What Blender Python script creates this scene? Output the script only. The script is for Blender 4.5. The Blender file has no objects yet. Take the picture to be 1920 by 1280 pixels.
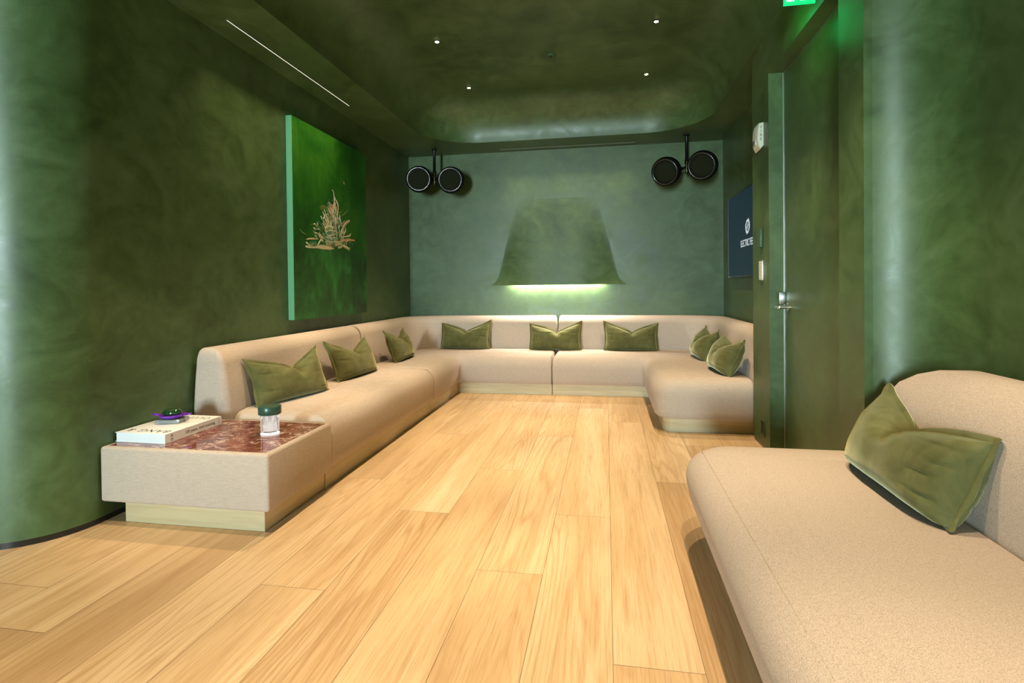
import bpy, bmesh, math, random
from mathutils import Vector, Matrix, noise as mnoise

S = bpy.context.scene
C = S.collection
PI = math.pi
R = math.radians

# ------------------------------------------------------------------ helpers
def link(o, parent=None):
    C.objects.link(o)
    if parent is not None:
        o.parent = parent
    return o

def tag(o, label=None, cat=None, group=None, kind=None):
    if label: o['label'] = label
    if cat: o['category'] = cat
    if group: o['group'] = group
    if kind: o['kind'] = kind
    return o

def obj(name, bm, mat, parent=None, smooth=False, loc=None):
    me = bpy.data.meshes.new(name)
    bmesh.ops.recalc_face_normals(bm, faces=bm.faces[:])
    if smooth:
        for f in bm.faces: f.smooth = True
    bm.to_mesh(me); bm.free()
    for m in (mat if isinstance(mat, (list, tuple)) else [mat]):
        me.materials.append(m)
    o = bpy.data.objects.new(name, me)
    if loc is not None: o.location = loc
    return link(o, parent)

def sharp(o, ang=35):
    me = o.data
    bm = bmesh.new(); bm.from_mesh(me)
    for f in bm.faces: f.smooth = True
    for e in bm.edges:
        if len(e.link_faces) == 2 and e.calc_face_angle(0) > R(ang): e.smooth = False
    bm.to_mesh(me); bm.free()
    return o

def empty(name, loc, label, cat, group=None, rz=0):
    o = bpy.data.objects.new(name, None)
    o.location = loc; o.rotation_euler = (0, 0, rz); o.empty_display_size = .1
    link(o); tag(o, label, cat, group)
    return o

def add_box(bm, x0, x1, y0, y1, z0, z1, bev=0, seg=2):
    r = bmesh.ops.create_cube(bm, size=1)
    for v in r['verts']:
        v.co = Vector(((x0 + x1) / 2 + v.co.x * (x1 - x0), (y0 + y1) / 2 + v.co.y * (y1 - y0), (z0 + z1) / 2 + v.co.z * (z1 - z0)))
    if bev:
        es = list({e for v in r['verts'] for e in v.link_edges})
        bmesh.ops.bevel(bm, geom=es, offset=bev, segments=seg, profile=.5, affect='EDGES')

def box(name, x0, x1, y0, y1, z0, z1, mat, parent=None, bev=0, seg=2):
    bm = bmesh.new(); add_box(bm, x0, x1, y0, y1, z0, z1, bev, seg)
    o = obj(name, bm, mat, parent)
    return sharp(o) if bev else o

def lathe(bm, prof, n=48, M=None, flute=0, amp=0, fz=None):
    M = M or Matrix()
    rings = []
    for (r, z) in prof:
        if r < 1e-6:
            rings.append([bm.verts.new(M @ Vector((0, 0, z)))]); continue
        ring = []
        for i in range(n):
            a = 2 * PI * i / n
            rr = r
            if flute and (fz is None or fz[0] <= z <= fz[1]): rr = r + amp * abs(math.sin(flute * a / 2))
            ring.append(bm.verts.new(M @ Vector((rr * math.cos(a), rr * math.sin(a), z))))
        rings.append(ring)
    for a, b in zip(rings, rings[1:]):
        if len(a) == 1 and len(b) == 1: continue
        for i in range(n):
            j = (i + 1) % n
            if len(a) == 1: bm.faces.new((a[0], b[i], b[j]))
            elif len(b) == 1: bm.faces.new((a[i], a[j], b[0]))
            else: bm.faces.new((a[i], a[j], b[j], b[i]))
    return rings

def aim(p, d):
    """matrix placing local +Z along d at p"""
    d = Vector(d).normalized()
    return Matrix.Translation(Vector(p)) @ d.to_track_quat('Z', 'Y').to_matrix().to_4x4()

def tube(bm, p, q, r, n=16):
    p, q = Vector(p), Vector(q)
    L = (q - p).length
    lathe(bm, [(0, 0), (r, 0), (r, L), (0, L)], n, aim(p, q - p))

def ngon_plate(bm, pts, M, t):
    """flat 2-D outline made into a thin plate"""
    lo = [bm.verts.new(M @ Vector((x, y, 0))) for x, y in pts]
    hi = [bm.verts.new(M @ Vector((x, y, t))) for x, y in pts]
    bm.faces.new(lo[::-1]); bm.faces.new(hi)
    n = len(pts)
    for i in range(n):
        j = (i + 1) % n
        bm.faces.new((lo[i], lo[j], hi[j], hi[i]))

def text_mesh(name, body, size, M, mat, parent, ext=.0004, xs=1.0, spacing=1.0, align='CENTER'):
    cu = bpy.data.curves.new(name, 'FONT')
    cu.body = body; cu.size = size; cu.extrude = ext
    cu.align_x = align; cu.align_y = 'CENTER'; cu.space_character = spacing
    o = bpy.data.objects.new(name, cu); C.objects.link(o)
    bpy.context.view_layer.update()
    me = bpy.data.meshes.new_from_object(o.evaluated_get(bpy.context.evaluated_depsgraph_get()))
    C.objects.unlink(o); bpy.data.objects.remove(o); 
    for v in me.vertices:
        v.co = M @ Vector((v.co.x * xs, v.co.y, v.co.z))
    me.materials.clear(); me.materials.append(mat)
    me.name = name
    return link(bpy.data.objects.new(name, me), parent)

# ------------------------------------------------------------------ materials
def srgb(r, g, b):
    f = lambda c: (c / 255) / 12.92 if c / 255 <= .04045 else ((c / 255 + .055) / 1.055) ** 2.4
    return (f(r), f(g), f(b), 1)

class NT:
    def __init__(s, name):
        s.m = bpy.data.materials.new(name); s.m.use_nodes = True
        s.t = s.m.node_tree; s.t.nodes.clear()
        s.out = s.n('ShaderNodeOutputMaterial')
        s.p = s.n('ShaderNodeBsdfPrincipled')
        s.l(s.p.outputs[0], s.out.inputs[0])
    def n(s, t, **k):
        nd = s.t.nodes.new(t)
        for a, v in k.items(): setattr(nd, a, v)
        return nd
    def l(s, a, b): s.t.links.new(a, b)
    def set(s, **k):
        for a, v in k.items():
            s.p.inputs[a.replace('_', ' ')].default_value = v
        return s
    def coord(s, out='Object', scale=(1, 1, 1), rot=(0, 0, 0)):
        tc = s.n('ShaderNodeTexCoord'); mp = s.n('ShaderNodeMapping')
        mp.inputs['Scale'].default_value = scale; mp.inputs['Rotation'].default_value = rot
        s.l(tc.outputs[out], mp.inputs[0]); return mp.outputs[0]
    def pos(s, scale=(1, 1, 1), rot=(0, 0, 0)):
        g = s.n('ShaderNodeNewGeometry'); mp = s.n('ShaderNodeMapping')
        mp.inputs['Scale'].default_value = scale; mp.inputs['Rotation'].default_value = rot
        s.l(g.outputs['Position'], mp.inputs[0]); return mp.outputs[0]
    def noise(s, vec, scale, detail=4, rough=.5, dist=0):
        n = s.n('ShaderNodeTexNoise'); n.inputs['Scale'].default_value = scale
        n.inputs['Detail'].default_value = detail; n.inputs['Roughness'].default_value = rough
        n.inputs['Distortion'].default_value = dist
        s.l(vec, n.inputs['Vector']); return n.outputs['Fac']
    def ramp(s, fac, stops):
        r = s.n('ShaderNodeValToRGB'); e = r.color_ramp.elements
        while len(e) < len(stops): e.new(.5)
        for el, (p, c) in zip(e, stops):
            el.position = p; el.color = c if len(c) == 4 else (*c, 1)
        s.l(fac, r.inputs[0]); return r.outputs[0]
    def mix(s, fac, a, b, mode='MIX'):
        m = s.n('ShaderNodeMix', data_type='RGBA', blend_type=mode)
        for i, v in ((0, fac), (6, a), (7, b)):
            if hasattr(v, 'is_linked') or hasattr(v, 'links'): s.l(v, m.inputs[i])
            else: m.inputs[i].default_value = v
        return m.outputs[2]
    def math(s, op, a, b=0.):
        m = s.n('ShaderNodeMath', operation=op)
        for i, v in ((0, a), (1, b)):
            if hasattr(v, 'links'): s.l(v, m.inputs[i])
            else: m.inputs[i].default_value = v
        return m.outputs[0]
    def bump(s, h, strength=.2, dist=.01):
        b = s.n('ShaderNodeBump'); b.inputs['Strength'].default_value = strength; b.inputs['Distance'].default_value = dist
        s.l(h, b.inputs['Height']); s.l(b.outputs[0], s.p.inputs['Normal'])
    def base(s, c): 
        if hasattr(c, 'links'): s.l(c, s.p.inputs['Base Color'])
        else: s.p.inputs['Base Color'].default_value = c
        return s

def plain(name, col, rough=.5, metal=0., **k):
    t = NT(name); t.set(Base_Color=col, Roughness=rough, Metallic=metal, **k); return t.m

def emit(name, col, st):
    t = NT(name); t.set(Base_Color=(0, 0, 0, 1), Emission_Color=col, Emission_Strength=st); return t.m

def plaster():
    t = NT('green_plaster')
    v = t.pos()
    n1 = t.noise(v, 1.3, 6, .6, .8)
    n2 = t.noise(t.pos((1, 1, 1.25), (.3, .2, .5)), 3.2, 8, .62, 1.6)
    n3 = t.noise(v, 11, 6, .65, .5)
    f = t.math('ADD', t.math('MULTIPLY', n1, .40), t.math('ADD', t.math('MULTIPLY', n2, .42), t.math('MULTIPLY', n3, .18)))
    t.base(t.ramp(f, [(.36, (.029, .056, .014)), (.5, (.058, .106, .034)), (.64, (.094, .156, .066))]))
    t.l(t.ramp(n2, [(.3, (.36, .36, .36)), (.7, (.50, .50, .50))]), t.p.inputs['Roughness'])
    t.set(Specular_IOR_Level=.55)
    t.bump(t.math('ADD', n2, t.math('MULTIPLY', n3, .4)), .07, .010)
    return t.m

def wood_floor():
    t = NT('oak_planks')
    uv = t.n('ShaderNodeUVMap'); uv.uv_map = 'plank'
    at = t.n('ShaderNodeAttribute'); at.attribute_name = 'rnd'
    sep = t.n('ShaderNodeSeparateXYZ'); t.l(uv.outputs[0], sep.inputs[0])
    off = t.n('ShaderNodeCombineXYZ')
    t.l(sep.outputs[0], off.inputs[0]); t.l(sep.outputs[1], off.inputs[1])
    t.l(t.math('MULTIPLY', at.outputs['Fac'], 37.0), off.inputs[2])
    mp = t.n('ShaderNodeMapping'); mp.inputs['Scale'].default_value = (1, .085, 1); t.l(off.outputs[0], mp.inputs[0])
    warp = t.noise(mp.outputs[0], 3.6, 2, .45, .25)
    # cathedral growth rings: contour lines of a stretched noise field
    rings = t.math('SINE', t.math('MULTIPLY', t.math('ADD', warp, t.math('MULTIPLY', sep.outputs[0], .35)), 150))
    rings = t.math('POWER', t.math('ADD', t.math('MULTIPLY', rings, .5), .5), 5.0)
    mp2 = t.n('ShaderNodeMapping'); mp2.inputs['Scale'].default_value = (1, .022, 1); t.l(off.outputs[0], mp2.inputs[0])
    mp3 = t.n('ShaderNodeMapping'); mp3.inputs['Scale'].default_value = (1, .06, 1); t.l(off.outputs[0], mp3.inputs[0])
    fib = t.noise(mp2.outputs[0], 170, 3, .7, .2)
    big = t.noise(mp.outputs[0], 2.2, 4, .6, 1.0)
    streak = t.noise(mp3.outputs[0], 13, 6, .68, 1.2)
    mask = t.ramp(t.noise(mp.outputs[0], 1.7, 2, .5), [(.40, (.10, .10, .10)), (.60, (1, 1, 1))])
    knot = t.n('ShaderNodeTexVoronoi'); knot.inputs['Scale'].default_value = 2.1
    mpk = t.n('ShaderNodeMapping'); mpk.inputs['Scale'].default_value = (1, .45, 1); t.l(off.outputs[0], mpk.inputs[0]); t.l(mpk.outputs[0], knot.inputs['Vector'])
    c = t.ramp(big, [(.3, (.49, .325, .175)), (.5, (.63, .450, .268)), (.7, (.74, .57, .380))])
    c = t.mix(t.math('MULTIPLY', t.math('MULTIPLY', rings, mask), .42), c, (.36, .205, .085, 1))
    c = t.mix(t.ramp(streak, [(.50, (0, 0, 0)), (.62, (.36, .36, .36)), (.76, (.66, .66, .66))]), c, (.42, .255, .115, 1))
    c = t.mix(t.ramp(fib, [(.50, (0, 0, 0)), (.62, (.34, .34, .34))]), c, (.34, .195, .085, 1))
    c = t.mix(t.ramp(knot.outputs['Distance'], [(.0, (.8, .8, .8)), (.018, (.5, .5, .5)), (.05, (0, 0, 0))]), c, (.24, .115, .045, 1))
    tone = t.ramp(at.outputs['Fac'], [(0, (.78, .73, .67)), (.5, (1, .985, .97)), (1, (1.0, 1.0, 1.0))])
    c = t.mix(1.0, c, tone, 'MULTIPLY')
    t.base(c); t.set(Roughness=.42, Specular_IOR_Level=.35)
    t.bump(t.math('ADD', fib, t.math('MULTIPLY', rings, .3)), .06, .004)
    return t.m

def fabric(name, col, grain=420, strength=.4, pebble=False):
    t = NT(name)
    v = t.pos()
    if pebble:
        vo = t.n('ShaderNodeTexVoronoi'); vo.inputs['Scale'].default_value = grain; vo.inputs['Randomness'].default_value = .9
        nz = t.n('ShaderNodeTexNoise'); nz.inputs['Scale'].default_value = grain * .5; t.l(v, nz.inputs['Vector'])
        vm = t.n('ShaderNodeMix', data_type='RGBA'); vm.inputs[0].default_value = .004
        t.l(v, vm.inputs[6]); t.l(nz.outputs['Color'], vm.inputs[7]); t.l(vm.outputs[2], vo.inputs['Vector'])
        h = t.math('SUBTRACT', 1.0, vo.outputs['Distance'])
        h = t.math('ADD', t.math('MULTIPLY', h, .75), t.math('MULTIPLY', t.noise(v, grain * .35, 3, .6), .3))
        lo, mid, hi = .35, .66, .95
    else:
        a = t.noise(v, grain, 2, .5)
        b = t.noise(t.pos((.10, .10, 1)), grain * .9, 2, .5)      # slubs running level
        c2 = t.noise(t.pos((1, 1, .10)), grain * .9, 2, .5)        # warp threads
        h = t.math('ADD', t.math('MULTIPLY', a, .3), t.math('ADD', t.math('MULTIPLY', b, .42), t.math('MULTIPLY', c2, .28)))
        lo, mid, hi = .30, .5, .70
    kd, kl = (.70, 1.18) if pebble else (.78, 1.14)
    d = tuple(x * kd for x in col[:3]); l = tuple(min(1, x * kl) for x in col[:3])
    t.base(t.ramp(h, [(lo, d), (mid, col[:3]), (hi, l)]))
    t.set(Roughness=.95, Specular_IOR_Level=.1, Sheen_Weight=.12, Sheen_Roughness=.5)
    t.bump(h, strength, .004)
    return t.m

def velvet():
    t = NT('olive_velvet')
    v = t.coord('Object')
    n = t.noise(v, 9, 5, .6, .8)
    f = t.noise(v, 420, 2, .5)
    c = t.ramp(n, [(.3, (.076, .078, .026)), (.55, (.115, .115, .042)), (.75, (.165, .162, .068))])
    t.base(c)
    t.set(Roughness=.8, Specular_IOR_Level=.15, Sheen_Weight=1.0, Sheen_Roughness=.36)
    t.p.inputs['Sheen Tint'].default_value = (.72, .70, .42, 1)
    t.bump(t.math('ADD', f, t.math('MULTIPLY', n, 2)), .12, .004)
    return t.m

def marble():
    t = NT('red_marble')
    v = t.pos((1, 1, 1), (0, 0, -.35))
    cn = t.n('ShaderNodeTexNoise'); cn.inputs['Scale'].default_value = 9; cn.inputs['Detail'].default_value = 6
    t.l(v, cn.inputs['Vector'])
    wv = t.n('ShaderNodeMix', data_type='RGBA'); wv.inputs[0].default_value = .13
    t.l(v, wv.inputs[6]); t.l(cn.outputs['Color'], wv.inputs[7])
    st = t.n('ShaderNodeMapping'); st.inputs['Scale'].default_value = (1, 2.6, 1); t.l(wv.outputs[2], st.inputs[0])
    patch = t.noise(v, 6, 3, .5, .5)
    base = t.ramp(t.noise(v, 12, 6, .65), [(.3, (.070, .013, .010)), (.5, (.150, .032, .025)), (.7, (.22, .062, .050))])
    vo = t.n('ShaderNodeTexVoronoi', feature='DISTANCE_TO_EDGE'); vo.inputs['Scale'].default_value = 13
    t.l(st.outputs[0], vo.inputs['Vector'])
    vein = t.ramp(vo.outputs['Distance'], [(0, (1, 1, 1)), (.03, (.6, .6, .6)), (.09, (0, 0, 0))])
    fine = t.ramp(t.noise(st.outputs[0], 20, 9, .72, 2.2), [(.55, (0, 0, 0)), (.62, (.9, .9, .9))])
    m = t.math('MAXIMUM', t.math('MULTIPLY', t.math('MULTIPLY', vein, .75), t.ramp(t.noise(v, 14, 3, .5), [(.42, (0, 0, 0)), (.58, (1, 1, 1))])), t.math('MULTIPLY', fine, t.ramp(patch, [(.47, (0, 0, 0)), (.60, (1, 1, 1))])))
    t.base(t.mix(m, base, (.78, .62, .58, 1)))
    t.set(Roughness=.05, Specular_IOR_Level=.55)
    return t.m

def canvas(name, stops, edge=None):
    t = NT(name)
    v = t.pos()
    n = t.noise(v, 2.6, 6, .6, .9)
    s = t.noise(t.pos((1, 1, .3)), 20, 4, .6)
    f = t.math('ADD', t.math('MULTIPLY', n, .8), t.math('MULTIPLY', s, .2))
    t.base(t.ramp(f, stops)); t.set(Roughness=.45, Specular_IOR_Level=.35)
    t.bump(s, .1, .003)
    return t.m

def wood_plain(name, a, b):
    t = NT(name)
    n = t.noise(t.pos((.25, .25, 4)), 9, 6, .6, .6)
    t.base(t.ramp(n, [(.35, a), (.65, b)])); t.set(Roughness=.5)
    return t.m

def glass(name, col, rough=0., ior=1.45):
    t = NT(name); t.set(Base_Color=col, Roughness=rough, Transmission_Weight=1.0, IOR=ior); return t.m

PL = plaster()
FLOOR = wood_floor()
LINEN = fabric('beige_linen', (.50, .412, .352), 330, .5)
BOUCLE = fabric('beige_boucle', (.64, .535, .468), 420, .45, True)
VELVET = velvet()
MARBLE = marble()
PLINTH = wood_plain('pale_ash', (.50, .40, .235, 1), (.60, .50, .32, 1))
BLACK = plain('black_gloss', (.006, .006, .007, 1), .28, Specular_IOR_Level=.25)
DRUM = plain('drum_black', (.006, .007, .006, 1), .5, Specular_IOR_Level=.06)
BLACKM = plain('black_satin', (.008, .009, .008, 1), .35)
GRILLE = plain('speaker_cloth', (.014, .018, .009, 1), .9, Specular_IOR_Level=.1)
CHROME = plain('polished_metal', (.75, .75, .73, 1), .18, 1.)
STEEL = plain('brushed_metal', (.62, .60, .55, 1), .32, 1.)
RING = plain('dark_polished_ring', (.20, .20, .18, 1), .2, 1.)
JOINT = plain('dark_brass', (.10, .10, .06, 1), .25, 1.)
WHITE = plain('white_plastic', (.72, .70, .62, 1), .35)
GREENP = plain('green_painted_plate', (.045, .10, .05, 1), .4)
PAPER = plain('white_board', (.84, .85, .87, 1), .45)
PAGES = plain('book_pages', (.78, .82, .86, 1), .6)
INK = plain('black_ink', (.012, .012, .016, 1), .5)
GREYINK = plain('grey_ink', (.10, .09, .08, 1), .5)
CAPG = plain('dark_green_enamel', (.022, .075, .055, 1), .3)
DARKHOLE = plain('dark_recess', (.008, .010, .006, 1), .6)
BASEB = plain('black_metal_base', (.012, .013, .014, 1), .22)
SCREEN = NT('screen_picture').set(Base_Color=(.004, .008, .011, 1), Roughness=.45, Specular_IOR_Level=.15, Emission_Color=(.006, .019, .029, 1), Emission_Strength=1.0).m
SCREENW = emit('screen_white', (.80, .92, .92, 1), .75)
LEDW = emit('led_warm_white', (1, .86, .62, 1), 14)
SLOTE = emit('slot_led', (1, .90, .72, 1), 2.2)
SLOTD = emit('slot_led_dim', (1, .84, .6, 1), .12)
DOWN = emit('downlight_led', (1, .80, .52, 1), 40)
EXITG = emit('exit_green', (.0, .60, .16, 1), 1.6)
EXITW = emit('exit_white', (.75, 1, .85, 1), 2.5)

# ------------------------------------------------------------------ room measures
XL, XR, YB = -2.37, 1.29, 6.28          # left wall, alcove right wall, back wall
XD, YD0, YD1 = 1.03, 2.385, 4.05        # door wall plane and its extent
XN = 1.30                               # niche wall behind the near sofa
ZC, ZT = 2.70, 3.10                     # soffit and raised ceiling
YREAR = -8.0

def structure(o): o['kind'] = 'structure'; return o

# floor of separate plank faces (one mesh), oak boards 258 mm wide
def build_floor():
    rnd = random.Random(5)
    bm = bmesh.new(); uv = bm.loops.layers.uv.new('plank')
    fl = bm.faces.layers.float.new('rnd')
    w, x0 = .258, -.247
    known = {-1: [2.022, 3.912], 0: [2.573, 4.86], 1: [1.572, 4.404], -3: [2.508, 4.75], -4: [1.796, 3.883], -7: [1.43, 3.3], -2: [3.158, 5.2],
             2: [3.083, 5.0], 3: [3.813, 1.6], -5: [2.9, .9], -6: [2.2, 4.2]}
    tones = {(-2, 0): .62, (-2, 1): .12, (-1, 1): .75, (1, 1): .8, (0, 0): .9, (-1, 0): .95, (-3, 0): .25, (-4, 0): .85, (1, 0): .7}
    for k in range(-20, 7):
        xa, xb = x0 + k * w, x0 + (k + 1) * w
        ys = sorted(known.get(k, [rnd.uniform(1.2, 2.6), rnd.uniform(3.4, 4.8)]))
        y = ys[0]
        while y > YREAR:
            y -= rnd.uniform(1.7, 2.3); ys.insert(0, y)
        while ys[-1] < YB + .1:
            ys.append(ys[-1] + rnd.uniform(1.5, 2.1))
        g = .0007
        for i, (a, b) in enumerate(zip(ys, ys[1:])):
            t = rnd.random()
            t = min(1, t ** .7)
            vs = [(xa + g, a + g), (xb - g, a + g), (xb - g, b - g), (xa + g, b - g)]
            f = bm.faces.new([bm.verts.new((p[0], p[1], 0)) for p in vs])
            f[fl] = t
            ou, ov = rnd.uniform(0, 5), rnd.uniform(0, 30)
            for lp in f.loops:
                lp[uv].uv = (lp.vert.co.x - xa + ou, lp.vert.co.y - a + ov)
    o = obj('floor', bm, FLOOR)
    bm = bmesh.new()
    add_box(bm, -5.6, 1.6, YREAR - .1, YB + .1, -.06, -.0015)
    u = obj('floor_underlay', bm, plain('plank_gap', (.10, .055, .025, 1), .8)); structure(u)
    return structure(o)
build_floor()

def wall_strip(name, pts, z0, z1, mat, thick=.06, nz=1):
    """vertical wall following a plan line; thickness is laid off to the right of the line's direction"""
    bm = bmesh.new()
    P = [Vector(p) for p in pts]
    nrm = []
    for i, p in enumerate(P):
        a = (P[i] - P[i - 1]).normalized() if i > 0 else (P[1] - P[0]).normalized()
        b = (P[i + 1] - P[i]).normalized() if i < len(P) - 1 else a
        t = (a + b).normalized()
        nrm.append(Vector((t.y, -t.x)) / max(.5, t.dot(a)))
    cols = []
    for p, n in zip(P, nrm):
        q = p + n * thick
        cols.append([bm.verts.new((p.x, p.y, z0)), bm.verts.new((p.x, p.y, z1)), bm.verts.new((q.x, q.y, z1)), bm.verts.new((q.x, q.y, z0))])
    for a, b in zip(cols, cols[1:]):
        for i in range(4):
            j = (i + 1) % 4
            bm.faces.new((a[i], b[i], b[j], a[j]))
    bm.faces.new(cols[0]); bm.faces.new(cols[-1][::-1])
    o = obj(name, bm, mat)
    return structure(sharp(o, 30))

def arc(cx, cy, r, a0, a1, n=20):
    return [(cx + r * math.cos(R(a0 + (a1 - a0) * i / n)), cy + r * math.sin(R(a0 + (a1 - a0) * i / n))) for i in range(n + 1)]

# left wall: straight, then a rounded outside corner turning away to the left
RC = .33
lw = [(XL, YB)] + arc(XL - RC, 2.16, RC, 0, -90, 28) + [(-5.5, 2.16 - RC)]
wall_strip('wall_left', lw, .028, 3.13, PL)
bb = [(XL - .004, YB)] + arc(XL - RC, 2.16, RC - .004, 0, -90, 28) + [(-5.5, 2.16 - RC + .004)]
wall_strip('baseboard_left', bb, 0, .0275, BASEB, .04)
wall_strip('wall_back', [(XR + .0, YB), (XL, YB)], 0, 3.13, PL)
wall_strip('wall_right', [(XR, YD1 - .0), (XR, YB)], 0, 3.13, PL)
wall_strip('wall_niche', [(XN, YREAR), (XN, 2.125)], 0, 3.13, PL)
wall_strip('wall_corner', [(XN, 2.1252)] + arc(1.04, 2.126, .26, 0, 90, 24), 0, 3.13, PL)
wall_strip('wall_side', [(-5.5, 2.16 - RC), (-5.5, YREAR)], 0, 3.13, PL)
# rear wall with an unseen window, added and sized to steer the cool light
WX0, WX1, WZ0, WZ1 = -2.32, -1.15, .2, 2.5
bm = bmesh.new()
add_box(bm, -5.5, WX0, YREAR - .1, YREAR, 0, 3.13); add_box(bm, WX1, XN, YREAR - .1, YREAR, 0, 3.13)
add_box(bm, WX0, WX1, YREAR - .1, YREAR, 0, WZ0); add_box(bm, WX0, WX1, YREAR - .1, YREAR, WZ1, 3.13)
structure(obj('wall_rear', bm, PL))
win = structure(box('unseen_window_1', WX0, WX1, YREAR - .07, YREAR - .05, WZ0, WZ1, glass('unseen_window_glass', (1, 1, 1, 1), 0, 1.0)))
bm = bmesh.new()
for i in range(5):
    x = WX0 + (WX1 - WX0) * i / 4
    add_box(bm, x - .02, x + .02, YREAR - .10, YREAR - .02, WZ0, WZ1)
add_box(bm, WX0, WX1, YREAR - .10, YREAR - .02, WZ0 - .02, WZ0 + .02); add_box(bm, WX0, WX1, YREAR - .10, YREAR - .02, WZ1 - .02, WZ1 + .02)
obj('unseen_window_frame', bm, BLACKM, win)

# door wall with a deep door opening
DY0, DY1, DZ, XDR = 2.62, 3.665, 2.44, 1.118
def build_entry():
    bm = bmesh.new()
    xb = 1.24
    add_box(bm, XD, xb, DY1, YD1, .022, ZC)
    add_box(bm, XD, xb, DY0, DY1, DZ, ZC)
    add_box(bm, XD, xb, YD0, DY0, .022, ZC)
    return structure(obj('wall_entry', bm, PL))
build_entry()
bm = bmesh.new()
add_box(bm, XD + .004, 1.235, DY1 + .003, YD1 - .004, 0, .0215); add_box(bm, XD + .004, 1.235, YD0 + .003, DY0 - .003, 0, .0215)
structure(obj('baseboard_right', bm, BASEB))
bm = bmesh.new(); add_box(bm, 1.2405, XR - .001, YD1 - .06, YD1 - .01, 0, ZC)
structure(obj('wall_alcove', bm, PL))
# door leaf
door = structure(box('door_1', XDR, XDR + .045, DY0 + .004, DY1 - .008, .008, DZ - .008, PL))
bm = bmesh.new()
add_box(bm, XDR - .004, XDR + .04, DY1 - .0065, DY1 - .0030, .005, DZ - .002)
add_box(bm, XDR - .004, XDR + .04, DY0 + .003, DY1 - .008, DZ - .0065, DZ - .0030)
obj('edge_seal', bm, STEEL, door)
# lever handle: rose, spindle, lever, and the privacy plate above
bm = bmesh.new()
hy, hz = 3.575, .955
lathe(bm, [(0, 0), (.026, 0), (.026, .008), (.010, .010), (.010, .052), (0, .052)], 24, aim((XDR - .0005, hy, hz), (-1, 0, 0)))
add_box(bm, XDR - .062, XDR - .044, hy - .012, hy + .105, hz - .011, hz + .011, .005)
h = obj('lever_handle', bm, CHROME, door); sharp(h); h['label'] = 'polished lever handle'
pl = box('latch_plate', XDR - .040, XDR - .0005, 3.622, 3.640, .972, 1.048, CHROME, door, .003); pl['label'] = 'polished upright latch plate'

# ------------------------------------------------------------------ ceiling: flat soffit with a raised, softly coved middle
def rrect(x0, x1, y0, y1, rs, n=14):
    """counter-clockwise rounded rectangle; rs = radii at (x0,y0),(x1,y0),(x1,y1),(x0,y1)"""
    out = []
    for (cx, cy, a), r in zip(((x0, y0, 180), (x1, y0, 270), (x1, y1, 0), (x0, y1, 90)), rs):
        sx = 1 if cx == x0 else -1; sy = 1 if cy == y0 else -1
        out += arc(cx + sx * r, cy + sy * r, r, a, a + 90, n)
    return out
OX0, OX1, OY0, OY1 = -1.905, 1.012, .45, 5.815
RS = (.5, .5, .62, .58)
def build_ceiling():
    bm = bmesh.new()
    inner = [bm.verts.new((x, y, ZC)) for x, y in rrect(OX0, OX1, OY0, OY1, RS)]
    outer = [bm.verts.new(p) for p in ((-5.5, YREAR, ZC), (1.35, YREAR, ZC), (1.35, YB, ZC), (-5.5, YB, ZC))]
    es = [bm.edges.new((inner[i], inner[(i + 1) % len(inner)])) for i in range(len(inner))]
    es += [bm.edges.new((outer[i], outer[(i + 1) % 4])) for i in range(4)]
    bmesh.ops.triangle_fill(bm, use_beauty=True, edges=es)
    for f in bm.faces: f.smooth = False
    # thin edge, then the cove rising to the flat top
    H = ZT - ZC
    prev = inner; n = 14
    for k in range(1, n + 1):
        a = k / n * PI / 2
        d = (1 - math.cos(a)) * .40; z = ZC + math.sin(a) * H
        rs = [max(.03, r - d * .9) for r in RS]
        cur = [bm.verts.new((x, y, z)) for x, y in rrect(OX0 + d, OX1 - d, OY0 + d, OY1 - d, rs)]
        for i in range(len(cur)):
            j = (i + 1) % len(cur)
            bm.faces.new((prev[i], prev[j], cur[j], cur[i])).smooth = True
        prev = cur
    f = bm.faces.new(prev); f.smooth = True
    me = bpy.data.meshes.new('ceiling')
    bmesh.ops.recalc_face_normals(bm, faces=bm.faces[:])
    bmesh.ops.reverse_faces(bm, faces=bm.faces[:])
    for e in bm.edges:
        if len(e.link_faces) == 2 and e.calc_face_angle(0) > R(40): e.smooth = False
    bm.to_mesh(me); bm.free()
    me.materials.append(PL)
    structure(link(bpy.data.objects.new('ceiling', me)))
    structure(box('roof_slab', -5.6, 1.45, YREAR - .1, YB + .1, 3.14, 3.2, PL))
build_ceiling()

# linear slots in the soffit
def slot(name, x0, x1, y0, y1, m, label):
    e = empty(name, ((x0 + x1) / 2, (y0 + y1) / 2, ZC), label, 'ceiling light')
    cx, cy = e.location.x, e.location.y
    bm = bmesh.new(); t = .004
    X0, X1, Y0, Y1 = x0 - cx, x1 - cx, y0 - cy, y1 - cy
    add_box(bm, X0 - t, X0, Y0 - t, Y1 + t, -.003, -.0002); add_box(bm, X1, X1 + t, Y0 - t, Y1 + t, -.003, -.0002)
    add_box(bm, X0, X1, Y0 - t, Y0, -.003, -.0002); add_box(bm, X0, X1, Y1, Y1 + t, -.003, -.0002)
    obj('trim_frame', bm, GREENP, e)
    box('diffuser', X0, X1, Y0, Y1, -.0022, -.0004, m, e)
    return e
slot('linear_slot_light', -2.2015, -2.1965, 2.86, 4.40, SLOTE, 'long thin lit slot in the ceiling soffit above the left wall')
slot('linear_slot_light', -1.20, .33, 6.150, 6.166, SLOTD, 'dim thin slot in the soffit in front of the back wall')

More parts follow.
